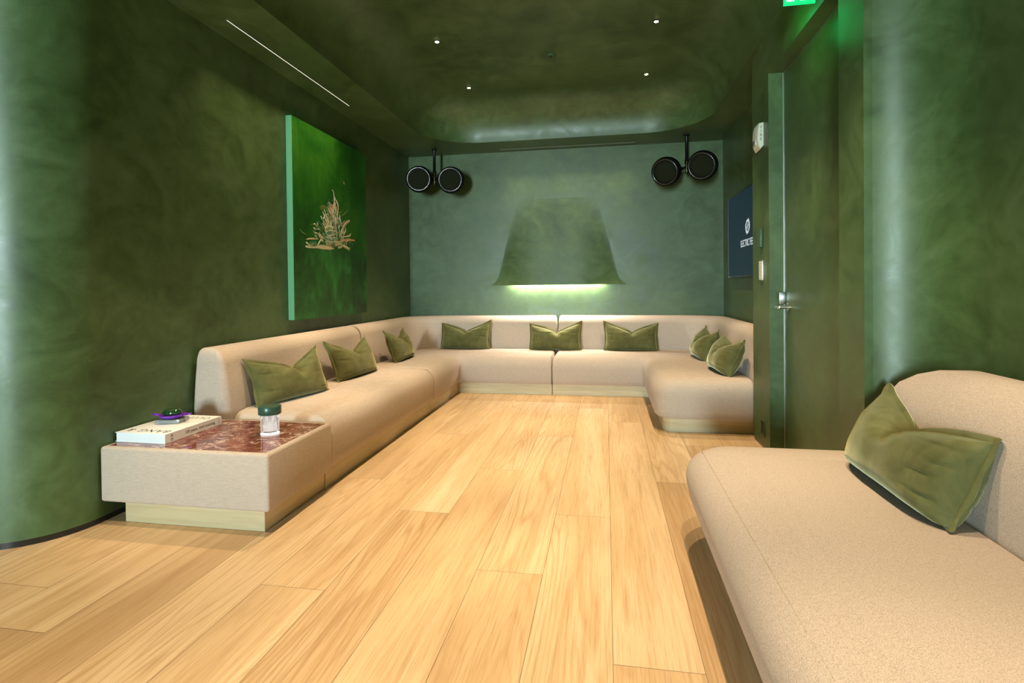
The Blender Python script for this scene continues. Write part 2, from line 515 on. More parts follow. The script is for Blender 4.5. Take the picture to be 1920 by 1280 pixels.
# downlights
DLX, DLY = (-1.336, .394), (5.25, 4.22, 3.19, 2.16, 1.13, .10)
names = {(0, 0): 'small lit ceiling downlight at back left, nearest the left speaker pair',
         (0, 1): 'small lit ceiling downlight at front left, above the long side of the sofa',
         (1, 0): 'faintest small ceiling downlight at back right',
         (1, 1): 'brightest small ceiling downlight at front right'}
dl0 = None
for j, y in enumerate(DLY):
    for i, x in enumerate(DLX):
        if j < 2:
            e = empty('downlight', (x, y, ZT), names[(i, j)], 'ceiling light', 'pinhole downlights in the raised ceiling')
            if dl0 is None:
                bm = bmesh.new(); lathe(bm, [(.0155, 0), (.022, -.001), (.024, -.0035), (.018, -.004), (.0155, -.001)], 24)
                a = obj('trim_ring', bm, BLACKM, e, True)
                bm = bmesh.new(); lathe(bm, [(0, -.0042), (.015, -.0042), (.015, -.0005), (0, -.0005)], 24)
                b = obj('lens', bm, DOWN, e)
                dl0 = (a, b)
            else:
                for s in dl0:
                    c = s.copy(); C.objects.link(c); c.parent = e
        L = bpy.data.lights.new('downlight_beam', 'SPOT')
        L.energy = 165 if j < 3 else (180 if j < 5 else 130)
        L.color = (1, .76, .47); L.spot_size = R(64); L.spot_blend = .5; L.shadow_soft_size = .022
        lo = bpy.data.objects.new('downlight_beam', L); lo.location = (x, y, (ZT if y > .5 else ZC) - .012); C.objects.link(lo)
# little round detector between the downlights
e = empty('ceiling_detector', (-.451, 4.653, ZT), 'small dark round detector disc in the middle of the raised ceiling', 'detector')
bm = bmesh.new(); lathe(bm, [(0, -.012), (.03, -.012), (.038, -.008), (.042, -.0005), (0, -.0005)], 32); obj('cover', bm, GREENP, e, True)
bm = bmesh.new(); lathe(bm, [(0, -.016), (.010, -.016), (.012, -.0125), (0, -.0125)], 16); obj('sensor', bm, BLACKM, e, True)

# ------------------------------------------------------------------ sofas
def inset_poly(P, d, rad, n=8):
    """P: ccw corner list [(x,y,r)], d: inset per edge i (P[i]->P[i+1]); returns filleted loop with constant vertex count"""
    m = len(P); L = []
    for i in range(m):
        a, b = Vector(P[i][:2]), Vector(P[(i + 1) % m][:2])
        t = (b - a).normalized(); nn = Vector((-t.y, t.x))
        L.append((a + nn * d[i], t))
    Q = []
    for i in range(m):
        (p, t), (q, s) = L[i - 1], L[i]
        det = t.x * s.y - t.y * s.x
        w = q - p
        k = (w.x * s.y - w.y * s.x) / det
        Q.append(p + t * k)
    out = []
    for i in range(m):
        c = Q[i]; t = L[i - 1][1]; s = L[i][1]
        cr = t.x * s.y - t.y * s.x
        dd = min(d[i - 1], d[i])
        r = P[i][2]
        r = max(.004, r - dd) if cr > 0 else r + dd
        if cr > 0: r = min(r, .45 * min((Q[i] - Q[i - 1]).length, (Q[(i + 1) % m] - Q[i]).length))
        a = c - t * r; b = c + s * r
        nrm = Vector((-t.y, t.x)) * (1 if cr > 0 else -1)
        o = a + nrm * r
        a0 = math.atan2(a.y - o.y, a.x - o.x); a1 = math.atan2(b.y - o.y, b.x - o.x)
        da = a1 - a0
        if cr > 0:
            while da < 0: da += 2 * PI
        else:
            while da > 0: da -= 2 * PI
        for k in range(n + 1):
            an = a0 + da * k / n
            out.append((o.x + r * math.cos(an), o.y + r * math.sin(an)))
    return out

def cushion_block(name, P, W, prof, mat, parent, crown=None):
    """upholstered block: plan outline P lofted through (inset, height) steps, inset weighted per edge by W"""
    bm = bmesh.new(); prev = None
    o = parent.location
    steps = list(prof); steps.append((prof[-1][0] + .01, prof[-1][1] + .0005))
    for k, (d, z) in enumerate(steps):
        dd = [d * w for w in W]
        lp = inset_poly(P, dd, None)
        cur = [bm.verts.new((x - o.x, y - o.y, z - o.z)) for x, y in lp]
        if prev is None:
            f = bm.faces.new(cur[::-1]); f.smooth = False
        else:
            for i in range(len(cur)):
                j = (i + 1) % len(cur)
                bm.faces.new((prev[i], prev[j], cur[j], cur[i])).smooth = True
        prev = cur
    f = bm.faces.new(prev); f.smooth = True
    me = bpy.data.meshes.new(name)
    bmesh.ops.recalc_face_normals(bm, faces=bm.faces[:])
    bmesh.ops.triangulate(bm, faces=[f for f in bm.faces if len(f.verts) > 4])
    for e in bm.edges:
        if len(e.link_faces) == 2 and e.calc_face_angle(0) > R(60): e.smooth = False
    bm.to_mesh(me); bm.free(); me.materials.append(mat)
    return link(bpy.data.objects.new(name, me), parent)

ZB = .108
def arcprof(d0, z0, rd, rz, n=7):
    return [(d0 + rd * (1 - math.cos(PI / 2 * k / n)), z0 + rz * math.sin(PI / 2 * k / n)) for k in range(1, n + 1)]
SEAT = [(.022, ZB), (.008, ZB + .012), (.002, .16), (0, .22), (.002, .27)] + arcprof(.002, .27, .115, .118) + [(.20, .395)]
BACK = [(.010, ZB), (0, ZB + .01), (0, .40), (.012, .50), (.028, .60), (.042, .66)] + arcprof(.042, .66, .095, .103, 8)
PROFP = [(0, .0), (0, .1075)]
XSF, YSF = -1.495, 5.385     # seat front lines
XJ, YJ, XJR = -2.135, 6.045, 1.065   # seat/back junction lines
W0, G = .35, .0025

def rect(x0, x1, y0, y1, r=(.02,) * 4):
    return [(x0, y0, r[0]), (x1, y0, r[1]), (x1, y1, r[2]), (x0, y1, r[3])]

# straight piece beside the marble table
sA = empty('sofa_section', (-1.93, 3.62, 0), 'straight beige sofa section along the left wall, beside the red marble table block', 'sofa', 'sections of the beige U-shaped sofa')
cushion_block('seat', rect(XJ + G, XSF, 2.722, 4.522 - G, (.06, .03, .02, .02)), [.55, 1, .22, .05], SEAT, LINEN, sA)
cushion_block('backrest', rect(XL + .008, XJ, 2.722, 4.522 - G, (.03, .055, .02, .02)), [.45, 1, .22, .3], BACK, LINEN, sA)
cushion_block('plinth', rect(XL + .10, -1.532, 2.725, 4.522 - G, (.004,) * 4), [0] * 4, PROFP, PLINTH, sA)
# left corner piece
sB = empty('sofa_section', (-1.5, 5.8, 0), 'beige corner sofa section in the left back corner, below the left speakers', 'sofa', 'sections of the beige U-shaped sofa')
XM = -.545
cushion_block('seat', [(XJ + G, 4.522 + G, .02), (XSF, 4.522 + G, .02), (XSF, YSF, .03), (XM - G, YSF, .02), (XM - G, YJ - G, .02), (XJ + G, YJ - G, .30)],
              [.22, 1, 1, .22, .05, .05], SEAT, LINEN, sB)
cushion_block('backrest', [(XL + .008, 4.522 + G, .02), (XJ, 4.522 + G, .02), (XJ, YJ, .30), (XM - G, YJ, .02), (XM - G, YB - .012, .02), (XL + .008, YB - .012, .36)],
              [.22, 1, 1, .22, .3, .3], BACK, LINEN, sB)
cushion_block('plinth', [(XL + .10, 4.522 + G, .004), (-1.532, 4.522 + G, .004), (-1.532, 5.42, .004), (XM - G, 5.42, .004), (XM - G, YB - .1, .004), (XL + .10, YB - .1, .004)], [0] * 6, PROFP, PLINTH, sB)
# right corner piece with its return toward the door wall
sC = empty('sofa_section', (.5, 5.6, 0), 'beige corner sofa section with rounded free end on the right, beside the door wall', 'sofa', 'sections of the beige U-shaped sofa')
XRF, YRE = .355, 4.105
cushion_block('seat', [(XRF, YRE, .15), (XJR - G, YRE, .03), (XJR - G, YJ - G, .30), (XM + G, YJ - G, .02), (XM + G, YSF, .02), (XRF, YSF, .03)],
              [.8, .05, .05, .22, 1, 1], SEAT, LINEN, sC)
cushion_block('backrest', [(XJR, YRE, .03), (XR - .012, YRE, .03), (XR - .012, YB - .012, .36), (XM + G, YB - .012, .02), (XM + G, YJ, .02), (XJR, YJ, .30)],
              [.45, .3, .3, .22, 1, 1], BACK, LINEN, sC)
cushion_block('plinth', [(.42, 4.165, .07), (XR - .1, 4.165, .004), (XR - .1, YB - .1, .004), (XM + G, YB - .1, .004), (XM + G, 5.42, .004), (.42, 5.42, .004)], [0] * 6, PROFP, PLINTH, sC)

# near sofa in the niche
sD = empty('sofa', (.8, 1.2, 0), 'large beige boucle sofa in the right foreground with one green cushion', 'sofa')
SEATN = [(.075, .085), (.055, .10), (.032, .16), (.012, .22), (.001, .275), (.001, .31), (.012, .345), (.035, .372), (.066, .389), (.10, .3975), (.16, .4035), (.24, .407)]
cushion_block('seat', [(.325, -.5, .05), (1.024, -.5, .02), (1.024, 2.545, .05), (.325, 2.545, .22)], [1, .05, 1, 1], SEATN, BOUCLE, sD)
BACKN = [(.010, ZB), (0, ZB + .01), (0, .40), (.008, .52), (.018, .60), (.034, .67), (.060, .725), (.092, .765), (.126, .79), (.16, .80)]
cushion_block('backrest', [(1.028, -.5, .05), (XN - .01, -.5, .02), (XN - .01, 2.372, .17), (1.028, 2.372, .07)], [1, .35, 2.0, 1], BACKN, BOUCLE, sD)
cushion_block('plinth', rect(.44, 1.2, -.4, 2.36, (.004, .004, .004, .1)), [0] * 4, PROFP, PLINTH, sD)
# stitched seam line along the seat's front edge
bm = bmesh.new()
tube(bm, (.397 - .8, -.45 - 1.2, .3900), (.397 - .8, 2.38 - 1.2, .3900), .0012, 8)
obj('seam_piping', bm, BOUCLE, sD, True)

# ------------------------------------------------------------------ table block with marble inlay
tb = empty('side_table', (-1.92, 2.43, 0), 'low upholstered table block with red marble top at the near end of the sofa', 'table')
TX0, TX1, TY0, TY1, TZ = -2.362, -1.486, 2.148, 2.716, .366
def tbox(name, x0, x1, y0, y1, z0, z1, m, b=0):
    return box(name, x0 + 1.92, x1 + 1.92, y0 - 2.43, y1 - 2.43, z0, z1, m, tb, b, 3)
bm = bmesh.new()
add_box(bm, TX0 + 1.92, TX1 + 1.92, TY0 - 2.43, TY1 - 2.43, .106, TZ, .014, 3)
# sink the middle of the top a few millimetres for the stone
o = obj('upholstered_body', bm, LINEN, tb); sharp(o, 50)
tbox('marble_top', TX0 + .026, TX1 - .026, TY0 + .026, TY1 - .026, TZ - .0, TZ + .0012, MARBLE)
tbox('plinth', -2.268, -1.534, 2.19, 2.716, 0, .1055, PLINTH, .003)

# ------------------------------------------------------------------ cushions
def sgnpow(x, p): return math.copysign(abs(x) ** p, x)
def make_cushion(loc, rz, W, H, T, lean, label, seed, chop=.07, chop_u=0., tilt=0., zmin=0., ymax=None, earL=0., earR=0., creaseL=1., creaseR=1., pull=.05, pw=.46):
    """local frame: x along the width, -y is the front, z up; leaned back by 'lean' about its bottom edge"""
    rnd = random.Random(seed)
    nu, nv = 64, 52
    ca, sa = math.cos(lean), math.sin(lean)
    def outline(u, v):
        x = u * W / 2; z = (v + 1) / 2 * H
        # sides drawn in between the pointed corners
        x *= 1 - pull * (1 - v * v) ** 1.0
        z += (.035 * H / .3) * (1 - u * u) * (.3 if v < 0 else -1) * abs(v) ** 2
        # chop in the top edge
        k = math.exp(-((abs(u - chop_u)) / .33) ** 1.25)
        top = max(0., (v + .35) / 1.35) ** 1.6
        z -= chop * k * top
        x += .030 * top * k * math.copysign(min(1, abs(u - chop_u) * 6), -(u - chop_u))
        cor = max(0., (v)) ** 6
        if u < 0: z += earL * cor * abs(u) ** 3
        else: z += earR * cor * abs(u) ** 3
        return x, z
    ph = [rnd.uniform(0, 6.28) for _ in range(8)]
    def thick(u, v, side):
        e = max(0., (1 - abs(u) ** 3.0)) ** pw * max(0., (1 - abs(v) ** 2.6)) ** pw
        t = T / 2 * e
        k = math.exp(-((u - chop_u) / .20) ** 2) * max(0., v + .05) ** 1.3
        t *= 1 - .55 * k
        # gathers running in from the side seams, and finer folds from the chop
        for s, p, crease in ((-1, 0, creaseL), (1, 3, creaseR)):
            near = max(0., 1 - abs(u - s) / .62) ** 1.4 * min(1, (1 - abs(u)) * 5)
            a1 = math.sin(v * 6.5 + ph[p] + 1.1 * math.sin(v * 3 + ph[p + 1]) + (u - s) * .9)
            a2 = math.sin(v * 11 + ph[p + 2] - (u - s) * 1.3)
            w = .35 - 1.15 * math.exp(-(a1 / .22) ** 2) - .5 * math.exp(-(a2 / .25) ** 2) * max(0, 1 - abs(u - s) / .35)
            t += crease * .011 * near * w * (1 - v * v) ** .5
        dx, dz = u - chop_u, v - 1
        an = math.atan2(dx, -dz); rr = math.hypot(dx, dz)
        t += .0055 * math.sin(an * 9 + ph[6]) * math.exp(-(rr / .75) ** 2) * min(1, (1 - abs(v)) * 9) * min(1, rr * 3)
        t += .005 * mnoise.noise(Vector((u * 2.6 + seed, v * 2.2, side * 3.1))) * e
        return t
    def place(x, y, z):
        yy = y * ca + z * sa; zz = -y * sa * .35 + z * ca
        xx = x * math.cos(tilt) - zz * math.sin(tilt); zz = x * math.sin(tilt) + zz * math.cos(tilt)
        zz = zz if zz > zmin + .012 else zmin + .012 * math.exp((zz - zmin - .012) / .03)
        if ymax is not None and yy > ymax: yy = ymax
        return Vector((xx, yy, zz))
    bm = bmesh.new()
    F, B = {}, {}
    for i in range(nu + 1):
        for j in range(nv + 1):
            u = math.sin((i / nu * 2 - 1) * PI / 2 * .96) / math.sin(PI / 2 * .96)
            v = math.sin((j / nv * 2 - 1) * PI / 2 * .96) / math.sin(PI / 2 * .96)
            x, z = outline(u, v)
            edge = i in (0, nu) or j in (0, nv)
            if edge:
                F[i, j] = B[i, j] = bm.verts.new(place(x, 0, z))
            else:
                F[i, j] = bm.verts.new(place(x, -thick(u, v, 1), z))
                B[i, j] = bm.verts.new(place(x, thick(u, v, 2) * .8, z))
    for i in range(nu):
        for j in range(nv):
            bm.faces.new((F[i, j], F[i + 1, j], F[i + 1, j + 1], F[i, j + 1]))
            bm.faces.new((B[i, j], B[i, j + 1], B[i + 1, j + 1], B[i + 1, j]))
    o = obj('cushion', bm, VELVET, None, True, loc); o.rotation_euler = (0, 0, rz)
    tag(o, label, 'cushion', 'olive velvet cushions on the sofas')
    # flange: a narrow doubled border of the same velvet all round
    bm = bmesh.new(); loop = []
    idx = [(i, 0) for i in range(nu)] + [(nu, j) for j in range(nv)] + [(i, nv) for i in range(nu, 0, -1)] + [(0, j) for j in range(nv, 0, -1)]
    fw = .017
    for k, (i, j) in enumerate(idx):
        u = math.sin((i / nu * 2 - 1) * PI / 2 * .96) / math.sin(PI / 2 * .96)
        v = math.sin((j / nv * 2 - 1) * PI / 2 * .96) / math.sin(PI / 2 * .96)
        x, z = outline(u, v)
        ox = fw * sgnpow(u, 9); oz = fw * sgnpow(v, 9)
        wob = .0035 * math.sin(k * .35 + ph[2]) + .005 * math.sin(k * .16 + ph[4])
        rim = [place(x - ox * .35, -.004, z - oz * .35), place(x + ox, -.003 + wob, z + oz), place(x + ox * 1.05, wob, z + oz * 1.05), place(x + ox, .003 + wob, z + oz), place(x - ox * .35, .004, z - oz * .35)]
        loop.append([bm.verts.new(p) for p in rim])
    for a, b in zip(loop, loop[1:] + loop[:1]):
        for i in range(4): bm.faces.new((a[i], b[i], b[i + 1], a[i + 1]))
    obj('flange', bm, VELVET, o, True)
    return o

ZS = .392
CW, CH, CT = .56, .285, .18
LEAN = R(20)
cush = [
 # loc, rz(front dir), W, lean, label, seed, chop, chop_u, tilt, earL, earR
 ((-1.985, 3.175, ZS), R(90 - 13), .58, R(21), 'olive velvet cushion on the left sofa nearest the marble table, behind the green-capped glass lamp', 3, .075, .18, 0, .01, .035),
 ((-1.970, 4.045, ZS), R(90 - 4), .58, R(21), 'olive velvet cushion in the middle of the left sofa, second from the marble table', 11, .075, .12, 0, .03, .02),
 ((-1.965, 5.04, ZS), R(90 + 2), .50, R(21), 'olive velvet cushion on the left sofa nearest the back corner', 17, .075, .15, 0, .03, .02),
 ((-1.595, 5.945, ZS), R(0), .56, R(14), 'olive velvet cushion on the back sofa at the left end, below the left speakers', 23, .075, 0., 0, .005, .045),
 ((-.560, 5.935, ZS), R(0), .56, R(14), 'olive velvet cushion on the back sofa leaning over the seam under the lit hood', 29, .075, .05, 0, .0, .035),
 ((.262, 5.935, ZS), R(0), .555, R(14), 'olive velvet cushion on the back sofa right of the seam', 31, .075, .04, 0, .035, .01),
 ((.885, 5.40, ZS), R(-90 + 3), .50, R(22), 'darker olive velvet cushion in the right back corner of the sofa, farther of the pair', 37, .075, 0., 0, .02, .02),
 ((.905, 4.58, ZS), R(-90 + 3), .54, R(22), 'olive velvet cushion at the free right end of the back sofa, beside the door wall', 41, .075, 0., 0, .02, .01),
]
for loc, rz, w, ln, lab, sd, ch, cu, tl, eL, eR in cush:
    make_cushion(loc, rz, w, CH, .24 if rz < -1 else CT, ln, lab, sd, ch, cu, tl, 0, None, eL, eR)
make_cushion((.935, 1.965, .409), R(-90), .60, .285, .25, R(24), 'wrinkled olive velvet cushion on the near boucle sofa in the right foreground', 53, .06, -.10, 0, 0, None, .035, -.012, .25, 2.2, .03, .40)

# ------------------------------------------------------------------ painting
pz0, pz1, py0, py1 = .866, 2.41, 3.706, 4.955
pt = empty('painting', (XL + .001, (py0 + py1) / 2, pz0), 'large green abstract painting with a pale burst of brushstrokes on the left wall', 'painting')
PX = XL + .052
def prel(x, y, z): return (x - pt.location.x, y - pt.location.y, z - pz0)
yc = pt.location.y
ZH = 1.435
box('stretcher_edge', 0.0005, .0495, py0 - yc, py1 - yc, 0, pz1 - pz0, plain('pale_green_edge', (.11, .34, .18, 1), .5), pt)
FIELDG = canvas('painted_bright_green', [(.3, (.006, .055, .003)), (.5, (.014, .125, .005)), (.7, (.050, .21, .012))])
FIELDD = canvas('painted_dark_green', [(.32, (.012, .030, .004)), (.50, (.018, .110, .016)), (.66, (.045, .26, .055))])
bm = bmesh.new(); add_box(bm, .0497, .051, py0 - yc, py1 - yc, ZH - pz0, pz1 - pz0); obj('upper_field', bm, FIELDG, pt)
bm = bmesh.new(); add_box(bm, .0497, .051, py0 - yc, py1 - yc, 0, ZH - pz0 - .0005); obj('lower_field', bm, FIELDD, pt)
PAINTS = {k: plain('paint_' + k, (*v, 1), .45) for k, v in dict(cream=(.86, .80, .58), white=(.84, .88, .74), orange=(.70, .36, .14), rust=(.42, .14, .05), teal=(.14, .33, .23),
          sage=(.30, .42, .22), dteal=(.03, .20, .09), blue=(.42, .56, .58), tan=(.55, .40, .22), olive=(.14, .22, .04), dark=(.03, .07, .02)).items()}
pk = list(PAINTS)
STROKES = [
 ('cream', 0.0072, [(4.31, 1.952), (4.336, 1.932), (4.33, 1.898), (4.34, 1.862), (4.317, 1.815), (4.294, 1.769), (4.277, 1.745)]),
 ('cream', 0.0113, [(4.341, 1.9), (4.357, 1.875), (4.389, 1.859), (4.405, 1.828), (4.398, 1.783), (4.386, 1.738)]),
 ('olive', 0.0308, [(4.103, 1.763), (4.144, 1.78), (4.205, 1.778), (4.235, 1.755), (4.224, 1.717)]),
 ('cream', 0.0133, [(4.345, 1.852), (4.344, 1.808), (4.337, 1.764), (4.341, 1.721), (4.345, 1.678), (4.355, 1.625)]),
 ('cream', 0.0082, [(4.251, 1.774), (4.277, 1.756), (4.309, 1.728), (4.324, 1.686)]),
 ('tan', 0.0072, [(4.372, 1.823), (4.376, 1.78), (4.369, 1.735)]),
 ('cream', 0.0072, [(4.426, 1.759), (4.436, 1.738), (4.396, 1.706)]),
 ('teal', 0.0359, [(4.168, 1.563), (4.23, 1.58), (4.305, 1.592), (4.359, 1.592)]),
 ('dteal', 0.0257, [(3.924, 1.47), (3.98, 1.47), (4.037, 1.479)]),
 ('sage', 0.0282, [(4.176, 1.48), (4.217, 1.499), (4.281, 1.499), (4.301, 1.479)]),
 ('sage', 0.0257, [(4.223, 1.712), (4.238, 1.676), (4.232, 1.633)]),
 ('teal', 0.0308, [(4.177, 1.527), (4.26, 1.524), (4.346, 1.531), (4.391, 1.54)]),
 ('sage', 0.0308, [(4.179, 1.596), (4.263, 1.62), (4.371, 1.615)]),
 ('dteal', 0.0205, [(4.011, 1.589), (4.06, 1.599), (4.098, 1.587)]),
 ('cream', 0.0205, [(4.613, 1.725), (4.558, 1.703), (4.516, 1.675), (4.485, 1.644), (4.45, 1.607), (4.431, 1.566)]),
 ('tan', 0.0082, [(4.517, 1.709), (4.475, 1.682), (4.451, 1.657)]),
 ('orange', 0.0164, [(4.707, 1.55), (4.626, 1.549), (4.541, 1.542), (4.459, 1.524), (4.379, 1.506), (4.334, 1.476)]),
 ('cream', 0.0072, [(4.615, 1.58), (4.554, 1.574), (4.483, 1.565), (4.425, 1.557)]),
 ('tan', 0.0092, [(3.88, 1.491), (3.934, 1.501), (4.0, 1.507), (4.057, 1.506)]),
 ('white', 0.0092, [(3.875, 1.471), (3.906, 1.459), (3.933, 1.451)]),
 ('olive', 0.0072, [(3.947, 1.617), (4.012, 1.622), (4.08, 1.616), (4.119, 1.6), (4.138, 1.571)]),
 ('cream', 0.0072, [(3.992, 1.566), (4.011, 1.556), (4.058, 1.555)]),
 ('cream', 0.0133, [(4.078, 1.554), (4.107, 1.537), (4.136, 1.518), (4.115, 1.491)]),
 ('cream', 0.0103, [(4.106, 1.511), (4.076, 1.482), (4.046, 1.454)]),
 ('white', 0.0133, [(4.208, 1.731), (4.172, 1.71), (4.141, 1.68)]),
 ('cream', 0.0103, [(4.141, 1.675), (4.17, 1.652), (4.2, 1.624), (4.22, 1.6)]),
 ('white', 0.0154, [(4.219, 1.547), (4.282, 1.563), (4.348, 1.575)]),
 ('dteal', 0.0257, [(4.359, 1.587), (4.381, 1.572), (4.358, 1.554)]),
 ('white', 0.0133, [(3.869, 1.434), (3.942, 1.436), (4.026, 1.437)]),
 ('cream', 0.0226, [(4.017, 1.442), (4.114, 1.447), (4.216, 1.448), (4.322, 1.448)]),
 ('cream', 0.0175, [(4.345, 1.471), (4.39, 1.496), (4.458, 1.507), (4.481, 1.492), (4.445, 1.467), (4.389, 1.458)]),
 ('cream', 0.0175, [(4.481, 1.487), (4.527, 1.479), (4.575, 1.465), (4.599, 1.452)]),
 ('rust', 0.0123, [(4.307, 1.674), (4.328, 1.649), (4.339, 1.634)]),
 ('white', 0.0175, [(4.275, 1.678), (4.28, 1.652)]),
 ('blue', 0.0175, [(4.394, 1.634), (4.423, 1.659)]),
 ('olive', 0.0051, [(4.598, 1.822), (4.537, 1.785), (4.465, 1.748)]),
 ('olive', 0.0062, [(3.794, 1.561), (3.828, 1.54), (3.89, 1.527)]),
 ('tan', 0.0103, [(4.541, 1.531), (4.54, 1.502)]),
 ('cream', 0.0154, [(4.461, 1.597), (4.496, 1.611), (4.507, 1.59)]),
 ('white', 0.0072, [(4.599, 1.478), (4.611, 1.467)]),
 ('tan', 0.0123, [(4.196, 1.476), (4.269, 1.471), (4.279, 1.45)]),
 ('sage', 0.0154, [(4.324, 1.518), (4.39, 1.518), (4.424, 1.499)]),
 ('cream', 0.0051, [(4.509, 2.063), (4.521, 2.042)]),
 ('cream', 0.0041, [(4.315, 1.955), (4.294, 1.946)]),
]
def build_strokes():
    rnd = random.Random(9)
    bm = bmesh.new()
    layer = [0]
    def ribbon(pts, w, col, h):
        n = 14; P = [Vector((0, a, b)) for a, b in pts]
        # sample polyline smoothly
        seg = [(P[i + 1] - P[i]).length for i in range(len(P) - 1)]; tot = sum(seg)
        Q = []
        for k in range(n + 1):
            s = tot * k / n
            for i, L in enumerate(seg):
                if s <= L or i == len(seg) - 1:
                    Q.append(P[i].lerp(P[i + 1], min(1, s / max(L, 1e-6)))); break
                s -= L
        for _ in range(2):
            Q = [Q[0]] + [(Q[i - 1] + Q[i] * 2 + Q[i + 1]) / 4 for i in range(1, n)] + [Q[-1]]
        rows = []
        for k, q in enumerate(Q):
            t = (Q[min(k + 1, n)] - Q[max(k - 1, 0)]).normalized(); nn = Vector((0, -t.z, t.y))
            ww = w / 2 * (math.sin(PI * min(1, (k + .6) / n * .9 + .05)) ** .6) * (1 + .18 * rnd.uniform(-1, 1))
            x = .051 + h
            rows.append([bm.verts.new(Vector((.0508, 0, 0)) + q + nn * ww), bm.verts.new(Vector((x, 0, 0)) + q + nn * ww * .6), bm.verts.new(Vector((x, 0, 0)) + q - nn * ww * .6), bm.verts.new(Vector((.0508, 0, 0)) + q - nn * ww)])
        mi = pk.index(col)
        for a, b in zip(rows, rows[1:]):
            for i in range(3): bm.faces.new((a[i], a[i + 1], b[i + 1], b[i])).material_index = mi
    for s, (col, w, pts) in enumerate(STROKES):
        P = [(y - yc, z - pz0) for y, z in pts]
        w *= 1.55
        ribbon(P, w, col, .0008 + .00002 * s)
        alt = {'cream': ['white', 'tan', 'sage'], 'white': ['cream', 'blue'], 'orange': ['cream', 'rust'], 'teal': ['white', 'dteal', 'sage'], 'sage': ['cream', 'teal', 'white'], 'dteal': ['teal', 'sage'],
               'tan': ['cream', 'rust'], 'rust': ['tan'], 'blue': ['white'], 'olive': ['olive'], 'dark': ['dark']}[col]
        for k in range(3 if w > .012 else 1):
            ox, oz = rnd.uniform(-.45, .45) * w, rnd.uniform(-.45, .45) * w
            a, b = sorted((rnd.random(), rnd.random())); 
            sub = [(y + ox + rnd.uniform(-.1, .1) * w, z + oz + rnd.uniform(-.1, .1) * w) for y, z in P]
            if len(sub) > 3 and rnd.random() < .6: sub = sub[:-1] if rnd.random() < .5 else sub[1:]
            ribbon(sub, w * rnd.uniform(.15, .38), rnd.choice(alt), .0013 + .00002 * s + .0002 * k)
    for k in range(240):   # short dabs that fill the burst
        q = rnd.random() ** .8; z = 1.455 + .34 * q
        y = rnd.gauss(4.30, .17 * (1 - q) + .03)
        if abs(y - 4.30) > .40 * (1 - q) + .05: continue
        an = math.atan2(z - 1.40, y - 4.30) + rnd.uniform(-.5, .5); L = rnd.uniform(.02, .07)
        c = rnd.choice(['cream', 'cream', 'white', 'white', 'teal', 'teal', 'sage', 'sage', 'dteal', 'orange', 'blue'])
        ribbon([(y - yc, z - pz0), (y - yc + math.cos(an) * L * .6, z - pz0 + math.sin(an) * L * .5), (y - yc + math.cos(an + .3) * L, z - pz0 + math.sin(an + .3) * L)], rnd.uniform(.004, .014), c, .0009 + .000005 * k)
    for _ in range(70):   # flicked specks round the top
        y = rnd.gauss(4.36, .06) - yc; z = rnd.uniform(1.62, 1.88) - pz0
        r = rnd.uniform(.0012, .003)
        ribbon([(y, z), (y + rnd.uniform(-.3, .3) * r, z + r * 2)], r * 2, rnd.choice(['cream', 'white', 'tan']), .001)
    obj('brushstrokes', bm, [PAINTS[k] for k in pk], pt)
build_strokes()

# ------------------------------------------------------------------ hood-shaped plaster light on the back wall
def build_hood():
    cx = -.56; zb, zt = 1.118, 2.13
    e = empty('wall_hood_light', (cx, YB, zb), 'green plaster hood shaped like a flared lampshade on the back wall, lit underneath', 'wall light')
    bm = bmesh.new(); rows = []
    nz, na = 40, 56
    def half(t):      # half width at t = 0 (bottom) .. 1 (top)
        return .45 + .27 * (1 - t) ** .85 + .075 * math.exp(-t / .045)
    def depth(t):
        return .100 * (1 - t) ** 1.25 + .0003
    for k in range(nz + 1):
        t = (k / nz) ** 1.3; z = (zt - zb) * t; a, d = half(t), depth(t)
        row = []
        for i in range(na + 1):
            c = math.sin((i / na - .5) * PI)
            row.append(bm.verts.new((a * c, -.0006 - d * max(0., 1 - abs(c) ** 3.4) ** 1.5, z)))
        rows.append(row)
    for a, b in zip(rows, rows[1:]):
        for i in range(na): bm.faces.new((a[i], a[i + 1], b[i + 1], b[i]))
    # hollow underside
    inner = []
    for (sc, zz) in ((.955, 0), (.90, .05), (.86, .09)):
        inner.append([bm.verts.new((v.co.x * sc, -.0006 + (v.co.y + .0006) * (sc - .03), zz)) for v in rows[0]])
    seq = [rows[0]] + inner
    for a, b in zip(seq, seq[1:]):
        for i in range(na): bm.faces.new((a[i], b[i], b[i + 1], a[i + 1]))
    bm.faces.new(inner[-1])
    h = obj('hood', bm, PL, e, True); sharp(h, 50)
    box('light_strip', -.53, .53, -.034, -.022, .050, .060, LEDW, e)
    L = bpy.data.lights.new('hood_beam', 'AREA'); L.shape = 'RECTANGLE'; L.size = 1.06; L.size_y = .012
    L.energy = 34.; L.color = (1, .90, .78)
    lo = bpy.data.objects.new('hood_beam', L); lo.location = (cx, YB - .030, zb + .046); lo.rotation_euler = (R(16), 0, 0); C.objects.link(lo)
build_hood()

